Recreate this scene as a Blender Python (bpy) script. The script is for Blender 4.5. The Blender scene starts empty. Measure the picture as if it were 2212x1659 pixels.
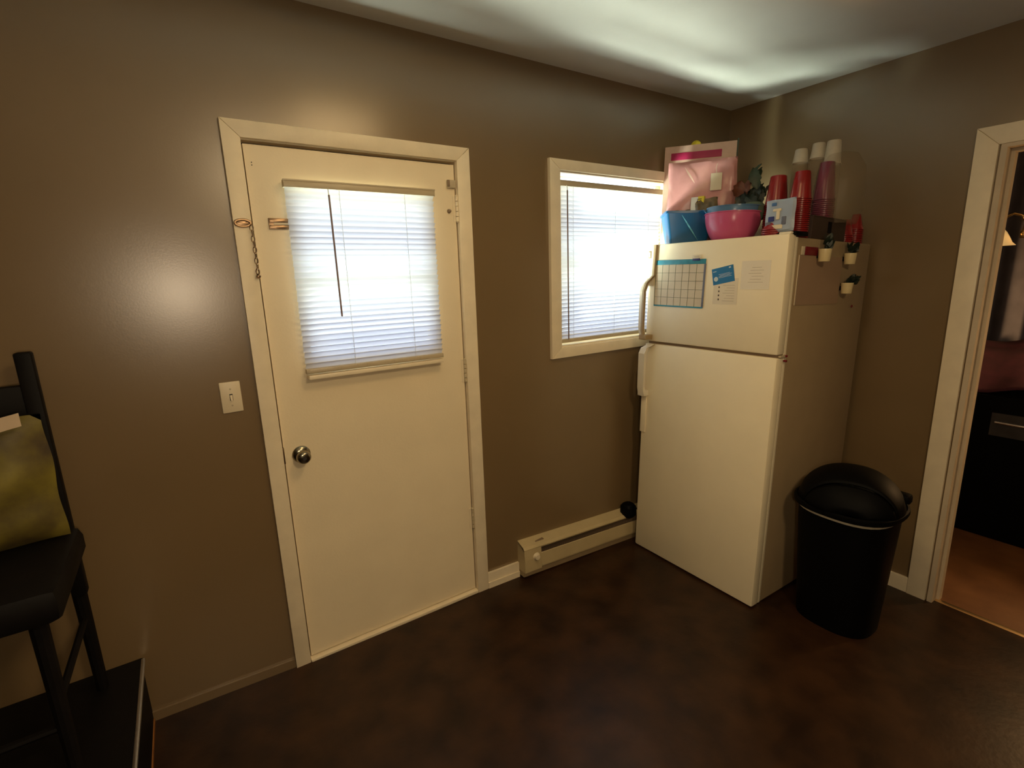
import bpy, bmesh, math, random
from mathutils import Vector, Matrix, Euler
random.seed(7)
S = bpy.context.scene
COL = S.collection
PI = math.pi

# ------------------------------------------------------------------ camera
cam = bpy.data.cameras.new('camera'); cam_o = bpy.data.objects.new('camera', cam); COL.objects.link(cam_o)
cam.sensor_width = 36; cam.lens = 1077.6 / 2212 * 36; cam.clip_start = 0.02
yaw, pit, rol = 0.58189, -0.21469, -0.03164
fwd = Vector((math.sin(yaw)*math.cos(pit), math.cos(yaw)*math.cos(pit), math.sin(pit)))
rt = Vector((math.cos(yaw), -math.sin(yaw), 0)); up = rt.cross(fwd)
rt2 = rt*math.cos(rol) + up*math.sin(rol); up2 = -rt*math.sin(rol) + up*math.cos(rol)
m = Matrix((rt2, up2, -fwd)).transposed().to_4x4(); m.translation = Vector((0, -2.014, 1.566))
cam_o.matrix_world = m
S.camera = cam_o

# ------------------------------------------------------------------ world, lights, exposure
W = bpy.data.worlds.new('world'); S.world = W; W.use_nodes = True
W.node_tree.nodes['Background'].inputs[0].default_value = (0.75, 0.86, 1.0, 1)
W.node_tree.nodes['Background'].inputs[1].default_value = 2.0
S.view_settings.view_transform = 'Standard'; S.view_settings.look = 'None'
S.view_settings.gamma = 1; S.view_settings.exposure = 0.08; S.view_settings.use_curve_mapping = False
S.cycles.use_denoising = True
S.cycles.max_bounces = 8; S.cycles.diffuse_bounces = 5; S.cycles.transparent_max_bounces = 12
S.cycles.sample_clamp_indirect = 4.0

def lamp(name, kind, loc, energy, color, size=0.1, size_y=None, target=None, spread=None):
    l = bpy.data.lights.new(name, kind); l.energy = energy; l.color = color
    if kind == 'AREA':
        l.size = size
        if size_y: l.shape = 'RECTANGLE'; l.size_y = size_y
        if spread: l.spread = spread
    else:
        l.shadow_soft_size = size
    o = bpy.data.objects.new(name, l); COL.objects.link(o); o.location = loc
    if target is not None:
        o.rotation_euler = (Vector(target)-Vector(loc)).to_track_quat('-Z', 'Y').to_euler()
    return o
# daylight outside the two panes (sky, and sun bounced up off the ground)
lamp('daylight_door', 'AREA', (0.66, 1.5, 1.62), 18, (0.66, 0.78, 1.0), 2.0, 2.0, (0.66, 0, 1.55))
lamp('daylight_window', 'AREA', (2.3, 1.5, 1.66), 6, (0.66, 0.80, 1.0), 2.0, 2.0, (2.2, 0, 1.60))
lamp('ground_bounce', 'AREA', (1.5, 0.72, -0.05), 820, (0.90, 1.0, 0.86), 5.0, 0.9, (1.5, 0.0, 2.1))
lamp('yard_bounce', 'AREA', (1.05, 0.42, 0.85), 62, (0.90, 1.0, 0.84), 0.5, 0.4, (2.15, 0.0, 1.95), spread=math.radians(80))
# warm ceiling lamp of the kitchen, above the frame
lamp('ceiling_lamp_bulb', 'AREA', (0.90, -1.15, 2.42), 6.5, (1.0, 0.68, 0.32), 0.42, 0.42, (0.90, -0.95, 0))
lamp('rear_fill_light', 'AREA', (0.70, -2.70, 2.42), 18, (1.0, 0.74, 0.42), 0.3, 0.3, (0.90, -1.9, 0))  # unseen fill light added behind the camera to brighten the room
# small lamp of the phone beside the lens
lamp('phone_lamp', 'POINT', (0.03, -2.22, 1.53), 26, (1.0, 0.78, 0.52), 0.05)
# lamp in the room beyond the doorway
lamp('bedroom_lamp', 'POINT', (4.25, -1.88, 1.12), 28, (1.0, 0.58, 0.24), 0.08)

# ------------------------------------------------------------------ materials
def mat(name, col, rough=0.5, metal=0.0, noise=0.0, nscale=8.0, bump=0.0, bscale=60.0, col2=None, coat=0.0, trans=0.0, alpha=1.0, spec=0.5, emit=None, estr=0):
    M = bpy.data.materials.new(name); M.use_nodes = True
    nt = M.node_tree; b = nt.nodes['Principled BSDF']
    b.inputs['Base Color'].default_value = (*col, 1); b.inputs['Roughness'].default_value = rough
    b.inputs['Metallic'].default_value = metal; b.inputs['Specular IOR Level'].default_value = spec
    if coat: b.inputs['Coat Weight'].default_value = coat; b.inputs['Coat Roughness'].default_value = 0.15
    if trans: b.inputs['Transmission Weight'].default_value = trans
    if alpha < 1: b.inputs['Alpha'].default_value = alpha
    if emit: b.inputs['Emission Color'].default_value = (*emit, 1); b.inputs['Emission Strength'].default_value = estr
    tc = nt.nodes.new('ShaderNodeTexCoord')
    if noise or col2:
        n = nt.nodes.new('ShaderNodeTexNoise'); n.inputs['Scale'].default_value = nscale; n.inputs['Detail'].default_value = 6
        nt.links.new(tc.outputs['Object'], n.inputs['Vector'])
        r = nt.nodes.new('ShaderNodeValToRGB'); r.color_ramp.elements[0].position = 0.32; r.color_ramp.elements[1].position = 0.68
        c2 = col2 or tuple(min(1, c*(1+noise)) for c in col); c1 = col if col2 else tuple(c*(1-noise) for c in col)
        r.color_ramp.elements[0].color = (*c1, 1); r.color_ramp.elements[1].color = (*c2, 1)
        nt.links.new(n.outputs['Fac'], r.inputs['Fac']); nt.links.new(r.outputs['Color'], b.inputs['Base Color'])
    if bump:
        n2 = nt.nodes.new('ShaderNodeTexNoise'); n2.inputs['Scale'].default_value = bscale; n2.inputs['Detail'].default_value = 4
        nt.links.new(tc.outputs['Object'], n2.inputs['Vector'])
        bp = nt.nodes.new('ShaderNodeBump'); bp.inputs['Strength'].default_value = bump; bp.inputs['Distance'].default_value = 0.004
        nt.links.new(n2.outputs['Fac'], bp.inputs['Height']); nt.links.new(bp.outputs['Normal'], b.inputs['Normal'])
    return M
def slat_mat(name, col, tcol, mix):
    M = bpy.data.materials.new(name); M.use_nodes = True; nt = M.node_tree; nt.nodes.clear()
    out = nt.nodes.new('ShaderNodeOutputMaterial'); d = nt.nodes.new('ShaderNodeBsdfDiffuse'); t = nt.nodes.new('ShaderNodeBsdfTranslucent')
    tc = nt.nodes.new('ShaderNodeTexCoord'); n = nt.nodes.new('ShaderNodeTexNoise'); n.inputs['Scale'].default_value = 30
    mx = nt.nodes.new('ShaderNodeMixRGB'); mx.inputs['Color1'].default_value = (*tcol, 1); mx.inputs['Color2'].default_value = (*[c*0.93 for c in tcol], 1)
    nt.links.new(tc.outputs['Object'], n.inputs['Vector']); nt.links.new(n.outputs['Fac'], mx.inputs['Fac']); nt.links.new(mx.outputs['Color'], t.inputs['Color'])
    d.inputs['Color'].default_value = (*col, 1)
    ms = nt.nodes.new('ShaderNodeMixShader'); ms.inputs[0].default_value = mix
    nt.links.new(d.outputs[0], ms.inputs[1]); nt.links.new(t.outputs[0], ms.inputs[2]); nt.links.new(ms.outputs[0], out.inputs['Surface'])
    return M
def pane_mat(name, tint=(1, 1, 1), gloss=0.06, rough=0.0):
    M = bpy.data.materials.new(name); M.use_nodes = True; nt = M.node_tree; nt.nodes.clear()
    out = nt.nodes.new('ShaderNodeOutputMaterial'); a = nt.nodes.new('ShaderNodeBsdfTransparent'); g = nt.nodes.new('ShaderNodeBsdfGlossy')
    a.inputs['Color'].default_value = (*tint, 1); g.inputs['Roughness'].default_value = rough
    ms = nt.nodes.new('ShaderNodeMixShader'); ms.inputs[0].default_value = gloss
    nt.links.new(a.outputs[0], ms.inputs[1]); nt.links.new(g.outputs[0], ms.inputs[2]); nt.links.new(ms.outputs[0], out.inputs['Surface'])
    return M
def sheer(name, col, alpha, rough=0.25):
    return mat(name, col, rough, alpha=alpha)

M_wall = mat('taupe_wall_paint', (0.188, 0.125, 0.058), 0.285, noise=0.04, nscale=3, bump=0.03, bscale=160, spec=1.0)
M_ceil = mat('white_ceiling_paint', (0.72, 0.70, 0.62), 0.7, noise=0.05, nscale=2, bump=0.1, bscale=90)
M_trim = mat('cream_trim_paint', (0.82, 0.71, 0.51), 0.4, noise=0.05, nscale=12, bump=0.08, bscale=70)
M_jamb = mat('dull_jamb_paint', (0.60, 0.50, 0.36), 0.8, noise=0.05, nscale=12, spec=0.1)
M_door = mat('cream_door_paint', (0.84, 0.72, 0.50), 0.42, noise=0.03, nscale=5, bump=0.10, bscale=120)
M_floor = mat('brown_mottled_vinyl', (0.014, 0.005, 0.0022), 0.40, col2=(0.042, 0.017, 0.006), nscale=7, bump=0.15, bscale=45, spec=0.3)
M_floor2 = mat('orange_brown_floor', (0.14, 0.055, 0.018), 0.5, col2=(0.21, 0.09, 0.032), nscale=6, bump=0.15, bscale=45)
M_dark = mat('dark_backing', (0.02, 0.018, 0.016), 0.7, noise=0.1)
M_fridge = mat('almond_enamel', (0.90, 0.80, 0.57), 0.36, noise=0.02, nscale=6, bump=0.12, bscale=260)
M_fside = mat('almond_enamel_shaded', (0.34, 0.25, 0.14), 0.5, noise=0.04, nscale=8, bump=0.2, bscale=300)  # the doors' almond darkened, so the side's shade is in the colour
M_gasket = mat('tan_gasket', (0.22, 0.15, 0.09), 0.6, noise=0.05)
M_handle_trim = mat('tan_handle_trim', (0.34, 0.24, 0.12), 0.4, noise=0.04)
M_handle = mat('ivory_handle_plastic', (0.74, 0.67, 0.52), 0.3, noise=0.02)
M_black = mat('black_plastic', (0.002, 0.002, 0.002), 0.55, noise=0.1, bump=0.05, spec=0.08)
M_blackwood = mat('black_stained_wood', (0.004, 0.003, 0.0025), 0.6, noise=0.2, nscale=20, bump=0.1, spec=0.15)
M_slat = slat_mat('ivory_vinyl_slat', (0.78, 0.78, 0.74), (0.68, 0.69, 0.78), 0.5)
M_rail = mat('ivory_blind_rail', (0.50, 0.42, 0.28), 0.4, noise=0.03)
M_cord = mat('ladder_cord', (0.62, 0.62, 0.56), 0.8, noise=0.03)
M_wand = mat('tinted_plastic_wand', (0.20, 0.13, 0.11), 0.25, noise=0.05)
M_glass = pane_mat('window_glass', (0.97, 0.99, 1.0))
M_brass = mat('aged_brass', (0.30, 0.20, 0.12), 0.32, 1.0, noise=0.15, nscale=40)
M_polbrass = mat('polished_brass', (0.85, 0.62, 0.28), 0.22, 1.0, noise=0.05)
M_nickel = mat('antique_nickel', (0.30, 0.27, 0.20), 0.22, 1.0, noise=0.1, nscale=30)
M_steel = mat('bright_metal_strip', (0.75, 0.76, 0.76), 0.35, 1.0, noise=0.06, nscale=30)
M_gold = mat('brass_threshold_metal', (0.85, 0.62, 0.35), 0.3, 1.0, noise=0.05)
M_switch = mat('ivory_switch_plastic', (0.72, 0.62, 0.44), 0.4, noise=0.02)
M_heater = mat('almond_heater_enamel', (0.50, 0.40, 0.22), 0.45, noise=0.06, nscale=9)
M_white = mat('white_plastic', (0.75, 0.75, 0.70), 0.4, noise=0.03)
M_blue = mat('blue_plastic', (0.003, 0.095, 0.23), 0.3, noise=0.05, nscale=4)
M_bluescuff = mat('pale_blue_scuff', (0.10, 0.35, 0.45), 0.6, noise=0.3, nscale=60)
M_pink = mat('pink_plastic', (0.56, 0.10, 0.22), 0.25, noise=0.05, nscale=6)
M_cyanbowl = mat('translucent_blue_plastic', (0.10, 0.22, 0.38), 0.25, alpha=0.9, noise=0.04)
M_paperpink = mat('pale_pink_card', (0.60, 0.40, 0.30), 0.5, noise=0.06, nscale=20)
M_pinkbag = mat('pink_clear_bag', (0.58, 0.27, 0.25), 0.25, noise=0.10, nscale=14, bump=0.5, bscale=14, alpha=0.93)
M_magenta = mat('magenta_band', (0.34, 0.006, 0.06), 0.5, noise=0.05)
M_cream = mat('cream_card', (0.70, 0.60, 0.42), 0.6, noise=0.04)
M_yellow = mat('yellow_foam', (0.75, 0.62, 0.04), 0.6, noise=0.08)
M_red = mat('red_plastic', (0.24, 0.005, 0.007), 0.25, noise=0.08, nscale=15)
M_redrim = mat('red_cup_rim', (0.26, 0.015, 0.02), 0.3, noise=0.05)
M_clearwht = mat('cloudy_clear_plastic', (0.66, 0.58, 0.44), 0.3, alpha=0.6, noise=0.08, nscale=20)
M_pinkcup = mat('pink_clear_plastic', (0.19, 0.03, 0.06), 0.3, alpha=0.85, noise=0.1, nscale=20)
M_bagclear = mat('clear_plastic_bag', (0.30, 0.22, 0.12), 0.35, alpha=0.22, noise=0.1, nscale=10, bump=0.6, bscale=10)
M_wrap = mat('clear_wrap', (0.4, 0.3, 0.25), 0.12, alpha=0.025, noise=0.05, bump=0.6, bscale=25)
M_darkbox = mat('dark_brown_card', (0.045, 0.025, 0.015), 0.7, noise=0.15)
M_label = mat('pale_blue_label', (0.30, 0.36, 0.46), 0.35, col2=(0.36, 0.42, 0.50), nscale=9)
M_navy = mat('navy_print', (0.02, 0.025, 0.16), 0.5, noise=0.1)
M_ltblue = mat('blue_print', (0.05, 0.14, 0.34), 0.5, noise=0.1)
M_leafd = mat('dark_leaf', (0.010, 0.018, 0.010), 0.5, noise=0.3, nscale=30)
M_leafg = mat('green_leaf', (0.018, 0.035, 0.014), 0.5, noise=0.3, nscale=30)
M_leafo = mat('rust_leaf', (0.11, 0.028, 0.008), 0.55, noise=0.25, nscale=30)
M_sage = mat('sage_cloth', (0.06, 0.085, 0.055), 0.8, noise=0.25, nscale=25, bump=0.3)
M_teal = mat('teal_border', (0.03, 0.24, 0.33), 0.5, noise=0.15, nscale=30)
M_purple = mat('purple_border', (0.13, 0.14, 0.19), 0.5, noise=0.15, nscale=30)
M_gridl = mat('grey_green_gridline', (0.16, 0.17, 0.10), 0.6, noise=0.1)
M_board = mat('whiteboard_face', (0.62, 0.53, 0.38), 0.35, noise=0.02)
M_card = mat('blue_card', (0.01, 0.16, 0.36), 0.45, noise=0.05, nscale=20)
M_cardw = mat('card_white_print', (0.55, 0.62, 0.62), 0.5, noise=0.05)
M_paper = mat('cream_paper', (0.76, 0.67, 0.49), 0.6, noise=0.02)
M_paper2 = mat('pale_paper', (0.80, 0.72, 0.56), 0.6, noise=0.02)
M_ink = mat('faint_ink', (0.45, 0.36, 0.24), 0.7, noise=0.05)
M_inkd = mat('dark_ink', (0.05, 0.03, 0.02), 0.7, noise=0.05)
M_redmag = mat('dark_red_magnet', (0.17, 0.005, 0.012), 0.5, noise=0.05)
M_pot = mat('cream_ceramic', (0.70, 0.58, 0.32), 0.22, noise=0.04)
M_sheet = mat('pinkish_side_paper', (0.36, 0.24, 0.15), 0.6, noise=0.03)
M_bagrim = mat('white_bin_bag', (0.72, 0.66, 0.48), 0.4, noise=0.1, bump=0.4)
M_yelbag = mat('yellow_green_print', (0.055, 0.035, 0.012), 0.6, col2=(0.20, 0.16, 0.015), nscale=9, bump=0.8, bscale=9)
M_greypatch = mat('dark_grey_print', (0.035, 0.03, 0.028), 0.6, noise=0.3, nscale=12)
M_offwh = mat('offwhite_flap', (0.55, 0.42, 0.28), 0.6, noise=0.08, nscale=10)
M_curtain = mat('grey_purple_curtain', (0.10, 0.095, 0.12), 0.9, noise=0.2, nscale=8)
M_redcloth = mat('dark_wine_cloth', (0.055, 0.010, 0.020), 0.9, noise=0.35, nscale=9, bump=0.4, bscale=12)
M_hallwall = mat('dim_grey_wall', (0.10, 0.09, 0.10), 0.8, noise=0.1)
M_shade = mat('amber_glass_shade', (0.85, 0.62, 0.30), 0.25, noise=0.05, emit=(1.0, 0.62, 0.22), estr=0.35)
M_ground = mat('outdoor_ground', (0.5, 0.5, 0.42), 0.9, noise=0.1)

# ------------------------------------------------------------------ helpers
def box(bm, a, b, bev=0.0):
    a = Vector(a); b = Vector(b)
    r = bmesh.ops.create_cube(bm, size=1.0)
    vs = r['verts']
    for v in vs:
        v.co = Vector([(a[i]+b[i])/2 + v.co[i]*(b[i]-a[i]) for i in range(3)])
    if bev > 0:
        es = list({e for v in vs for e in v.link_edges})
        bmesh.ops.bevel(bm, geom=es, offset=bev, segments=2, affect='EDGES', profile=0.5)
    return bm
def lathe(bm, prof, n=32, c=(0, 0, 0), axis='Z', caps=False, sq=0.0):
    rings = []
    for (r, z) in prof:
        ring = []
        for k in range(n):
            t = 2*PI*k/n; x, y = r*math.cos(t), r*math.sin(t)
            if sq:   # squircle
                f = 1/((abs(math.cos(t))**sq+abs(math.sin(t))**sq)**(1/sq)); x *= f; y *= f
            p = {'Z': (x, y, z), 'Y': (x, z, y), 'X': (z, x, y)}[axis]
            ring.append(bm.verts.new(Vector(c)+Vector(p)))
        rings.append(ring)
    for i in range(len(rings)-1):
        for k in range(n):
            bm.faces.new((rings[i][k], rings[i][(k+1) % n], rings[i+1][(k+1) % n], rings[i+1][k]))
    if caps:
        bm.faces.new(list(reversed(rings[0]))); bm.faces.new(rings[-1])
    return bm
def tube(bm, pts, r, n=8, closed=False):
    pts = [Vector(p) for p in pts]; rings = []; N = len(pts)
    rr = r if isinstance(r, (list, tuple)) else [r]*N
    prev = None
    for i, p in enumerate(pts):
        if closed: t = (pts[(i+1) % N]-pts[i-1]).normalized()
        else: t = (pts[min(i+1, N-1)]-pts[max(i-1, 0)]).normalized()
        ref = prev if prev is not None else (Vector((0, 0, 1)) if abs(t.z) < 0.9 else Vector((1, 0, 0)))
        u = (ref - t*ref.dot(t)).normalized(); w = t.cross(u); prev = u
        rings.append([bm.verts.new(p+(u*math.cos(2*PI*k/n)+w*math.sin(2*PI*k/n))*rr[i]) for k in range(n)])
    for i in range(N if closed else N-1):
        a, b = rings[i], rings[(i+1) % N]
        for k in range(n): bm.faces.new((a[k], a[(k+1) % n], b[(k+1) % n], b[k]))
    if not closed: bm.faces.new(list(reversed(rings[0]))); bm.faces.new(rings[-1])
    return bm
def grid(bm, f, nu, nv):
    vs = [[bm.verts.new(f(i/nu, j/nv)) for j in range(nv+1)] for i in range(nu+1)]
    for i in range(nu):
        for j in range(nv): bm.faces.new((vs[i][j], vs[i+1][j], vs[i+1][j+1], vs[i][j+1]))
    return bm
def hexa(bm, p8):
    v = [bm.verts.new(p) for p in p8]
    for f in ((3, 2, 1, 0), (4, 5, 6, 7), (0, 1, 5, 4), (1, 2, 6, 5), (2, 3, 7, 6), (3, 0, 4, 7)): bm.faces.new([v[i] for i in f])
    return bm
def obj(name, bm, m, parent=None, smooth=True, loc=None, rot=None, solid=0.0):
    bmesh.ops.recalc_face_normals(bm, faces=bm.faces)
    me = bpy.data.meshes.new(name); bm.to_mesh(me); bm.free(); me.materials.append(m)
    if smooth:
        for p in me.polygons: p.use_smooth = True
        try: me.set_sharp_from_angle(angle=math.radians(35))
        except Exception: pass
    o = bpy.data.objects.new(name, me); COL.objects.link(o)
    if parent: o.parent = parent
    if loc is not None: o.location = loc
    if rot is not None: o.rotation_euler = rot
    if solid:
        md = o.modifiers.new('solid', 'SOLIDIFY'); md.thickness = solid; md.offset = 0
    return o
B = bmesh.new
def nb(*args, **k): return box(B(), *args, **k)
def inst(src, name, parent=None, loc=None, rot=None, scale=None):
    o = src.copy(); o.name = name; COL.objects.link(o); o.parent = parent
    if loc is not None: o.location = loc
    if rot is not None: o.rotation_euler = rot
    if scale is not None: o.scale = scale
    return o
def tag(o, label=None, cat=None, group=None, kind=None):
    if label: o['label'] = label
    if cat: o['category'] = cat
    if group: o['group'] = group
    if kind: o['kind'] = kind
    return o
def thing(name, label, cat, loc=(0, 0, 0), rot=(0, 0, 0), group=None, kind=None):
    o = bpy.data.objects.new(name, None); COL.objects.link(o); o.empty_display_size = 0.05
    o.location = loc; o.rotation_euler = rot
    return tag(o, label, cat, group, kind)
def struct(o, label=None, cat=None):
    o['kind'] = 'structure'
    if label: o['label'] = label
    if cat: o['category'] = cat
    return o
def interp(x, T):
    if x <= T[0][0]: return T[0][1]
    for (a, u), (b, w) in zip(T, T[1:]):
        if x <= b: return u+(w-u)*(x-a)/(b-a)
    return T[-1][1]
FT = [(-3, 0.03), (-0.28, 0.022), (0.2, 0.0), (1.13, -0.008), (1.4, -0.016), (2.2, -0.05), (3.0, -0.135), (5.5, -0.135)]
def fz(x): return interp(x, FT)
XC = 2.989; H = 2.506

# ------------------------------------------------------------------ room shell
bm = B()
xs = [-3.0, -2, -1, -0.28, 0.2, 0.7, 1.13, 1.4, 1.8, 2.2, 2.6, 3.05]
vs = [[bm.verts.new((x, y, fz(x))) for y in (-5.0, -3.0, -1.5, 0.14)] for x in xs]
for i in range(len(xs)-1):
    for j in range(3): bm.faces.new((vs[i][j], vs[i+1][j], vs[i+1][j+1], vs[i][j+1]))
ex = bmesh.ops.extrude_face_region(bm, geom=bm.faces[:])
for v in [g for g in ex['geom'] if isinstance(g, bmesh.types.BMVert)]: v.co.z -= 0.08
struct(obj('floor', bm, M_floor, smooth=False), 'dark brown mottled vinyl kitchen floor with a dull sheen', 'floor')
struct(obj('floor', nb((3.05, -4.0, -0.215), (6.0, 0.2, -0.135)), M_floor2, smooth=False), 'orange-brown floor of the room beyond the doorway', 'floor')
struct(obj('ceiling', nb((-3.1, -5.1, H), (6.0, 0.14, H+0.1)), M_ceil, smooth=False), 'white painted ceiling lit by daylight from the blinds', 'ceiling')
# back wall with door opening and window opening
DX0, DX1, DZ1 = 0.262, 1.066, 2.042
WX0, WX1, WZ0, WZ1 = 1.63, 2.47, 1.19, 2.055
bm = B(); T = 0.14
for (x0, x1, z0, z1) in ((-3.1, DX0-.02, -.25, H), (DX0-.02, DX1+.02, DZ1+.02, H), (DX1+.02, WX0, -.25, H), (WX0, WX1, -.25, WZ0), (WX0, WX1, WZ1, H), (WX1, XC+.12, -.25, H)):
    box(bm, (x0, 0, z0), (x1, T, z1))
struct(obj('wall_back', bm, M_wall, smooth=False), 'taupe wall holding the exterior door and the window', 'wall')
# right wall with doorway
RY0, RY1, RZ1 = -1.285, -2.10, 2.045
bm = B()
for (y0, y1, z0, z1) in ((0.0, RY0, -.25, H), (RY0, RY1, RZ1, H), (RY1, -5.1, -.25, H)):
    box(bm, (XC, y1, z0), (XC+.12, y0, z1))
struct(obj('wall_right', bm, M_wall, smooth=False), 'taupe wall behind the refrigerator, with an open doorway', 'wall')
struct(obj('wall_left', nb((-3.1, -5.1, -.1), (-3.0, 0, H)), M_wall, smooth=False))
struct(obj('wall_front', nb((-3.1, -5.1, -.25), (XC+.12, -5.0, H)), M_wall, smooth=False))
struct(obj('wall_far', nb((4.75, -4.0, -.3), (4.87, 0.2, H)), M_hallwall, smooth=False), 'dim grey wall of the room beyond the doorway', 'wall')
struct(obj('wall_far_left', nb((XC+.12, 0.06, -.3), (4.75, 0.14, H)), M_hallwall, smooth=False))
struct(obj('wall_far_right', nb((XC+.12, -4.1, -.3), (4.87, -4.0, H)), M_hallwall, smooth=False))

# casings: boards with a rounded inner edge
def poly_board(parent, pts, d0, d1, axis, m=M_trim):
    bm = B(); cx = sum(p[0] for p in pts)/len(pts); cz = sum(p[1] for p in pts)/len(pts)
    def P(p, d, ins=0.0):
        u, z = p; u += (cx-u)*0; L = math.hypot(cx-u, cz-z)
        return (u, d, z) if axis == 'y' else (d, u, z)
    n = len(pts); a = [bm.verts.new(P(p, d0)) for p in pts]; b_ = [bm.verts.new(P(p, d1)) for p in pts]
    for i in range(n): bm.faces.new((a[i], a[(i+1) % n], b_[(i+1) % n], b_[i]))
    f1 = bm.faces.new(a); f2 = bm.faces.new(list(reversed(b_)))
    es = [e for e in f1.edges]
    bmesh.ops.bevel(bm, geom=es, offset=0.0022, segments=2, affect='EDGES', profile=0.5)
    return obj('casing_board', bm, m, parent)
def casing(parent, u0, u1, z0a, z0b, z1, wl, wr, wt, d0, d1, axis='y', wb=0.0):
    g = .0006
    if wb:
        poly_board(parent, [(u0, z0a), (u0+wl, z0a+wb), (u0+wl, z1-wt), (u0, z1)], d0, d1, axis)
        poly_board(parent, [(u1, z0a), (u1, z1), (u1-wr, z1-wt), (u1-wr, z0a+wb)], d0, d1, axis)
        poly_board(parent, [(u0+g, z0a), (u1-g, z0a), (u1-wr-g, z0a+wb), (u0+wl+g, z0a+wb)], d0, d1, axis)
    else:
        poly_board(parent, [(u0, z0a), (u0+wl, z0a), (u0+wl, z1-wt), (u0, z1)], d0, d1, axis)
        poly_board(parent, [(u1, z0b), (u1, z1), (u1-wr, z1-wt), (u1-wr, z0b)], d0, d1, axis)
    poly_board(parent, [(u0+(g if u1 > u0 else -g), z1), (u0+wl+(g if u1 > u0 else -g), z1-wt), (u1-wr-(g if u1 > u0 else -g), z1-wt), (u1-(g if u1 > u0 else -g), z1)], d0, d1, axis)
t1 = thing('trim_1', 'cream painted casing around the exterior door', 'door casing', (0, 0, 0)); struct(t1)
casing(t1, .201, 1.132, fz(.2)-.001, fz(1.1)-.003, 2.10, .057, .062, .055, -.018, -.0005)
# jamb
bm = B(); box(bm, (DX0-.019, -.0, 0), (DX0-.002, .12, DZ1)); box(bm, (DX1+.003, 0, 0), (DX1+.019, .12, DZ1)); box(bm, (DX0-.019, 0, DZ1), (DX1+.019, .12, DZ1+.018))
obj('jamb', bm, M_trim, t1, smooth=False)
bm = B(); box(bm, (DX0-.004, .047, 0), (DX0+.014, .075, DZ1)); box(bm, (DX1-.014, .047, 0), (DX1+.004, .075, DZ1)); box(bm, (DX0-.004, .047, 2.01), (DX1+.004, .075, DZ1+.002)); box(bm, (DX0, .05, fz(.5)), (DX1, .075, .03))
obj('door_stop', bm, M_dark, t1, smooth=False)  # stops coloured dark to stand in for the shade in the door gap
t2 = thing('trim_2', 'cream painted casing around the window', 'window casing'); struct(t2)
casing(t2, 1.566, 2.534, 1.137, 0, 2.104, .064, .064, .049, -.02, -.0005, wb=.053)
bm = B(); box(bm, (WX0, 0, WZ0), (WX0+.006, .13, WZ1)); box(bm, (WX1-.006, 0, WZ0), (WX1, .13, WZ1)); box(bm, (WX0, 0, WZ1-.006), (WX1, .13, WZ1)); box(bm, (WX0, 0, WZ0), (WX1, .13, WZ0+.006))
obj('jamb', bm, M_trim, t2, smooth=False)
t3 = thing('trim_3', 'cream painted casing of the open doorway at right', 'doorway casing'); struct(t3)
casing(t3, -1.198, -2.18, -.16, -.16, 2.118, -.079, -.08, .078, XC-.018, XC-.0005, axis='x')
bm = B(); box(bm, (XC-.012, -1.305, -.15), (XC+.13, -1.284, RZ1)); box(bm, (XC-.012, -2.10, -.15), (XC+.13, -2.08, RZ1)); box(bm, (XC-.012, -2.08, RZ1-.02), (XC+.13, -1.305, RZ1))
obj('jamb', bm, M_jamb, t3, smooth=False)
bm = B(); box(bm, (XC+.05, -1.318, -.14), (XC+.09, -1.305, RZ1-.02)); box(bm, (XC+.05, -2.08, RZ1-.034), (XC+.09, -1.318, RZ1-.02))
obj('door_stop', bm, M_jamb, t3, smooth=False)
# baseboards
def slopebox(bm, x0, x1, y0, y1, h, dz=0.0, n=1):
    for i in range(n):
        a = x0+(x1-x0)*i/n; b = x0+(x1-x0)*(i+1)/n
        za, zb = fz(a)+dz, fz(b)+dz
        hexa(bm, [(a, y0, za), (b, y0, zb), (b, y1, zb), (a, y1, za), (a, y0, za+h), (b, y0, zb+h), (b, y1, zb+h), (a, y1, za+h)])
    return bm
bm = slopebox(B(), 1.132, 1.325, -.014, -.0005, .085, -.003, 2)
slopebox(bm, 1.132, 1.325, -.02, -.0005, .035, -.003, 2)
struct(obj('baseboard_back', bm, M_trim, smooth=False), 'cream baseboard between the door and the heater', 'baseboard')
bm = slopebox(B(), -0.283, 0.2, -.009, -.0005, .04, -.003, 4)
struct(obj('trim_4', bm, M_wall, smooth=False), 'thin wall coloured base strip left of the door', 'trim')
bm = B(); box(bm, (XC-.014, -1.198, -.15), (XC-.0005, -.02, -.045), bev=0.003)
struct(obj('baseboard_right', bm, M_trim, smooth=False), 'cream baseboard between trash can and doorway', 'baseboard')
# strips
bm = B(); lathe(bm, [(0.012, -2.08), (0.012, -1.306)], 12, (0, 0, 0), 'Y', True)
for v in bm.verts: v.co.x = XC+.045+v.co.x*2.0; v.co.z = -.137+v.co.z*.6
struct(obj('trim_5', bm, M_gold), 'shiny brass threshold strip across the open doorway', 'threshold strip')

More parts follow.
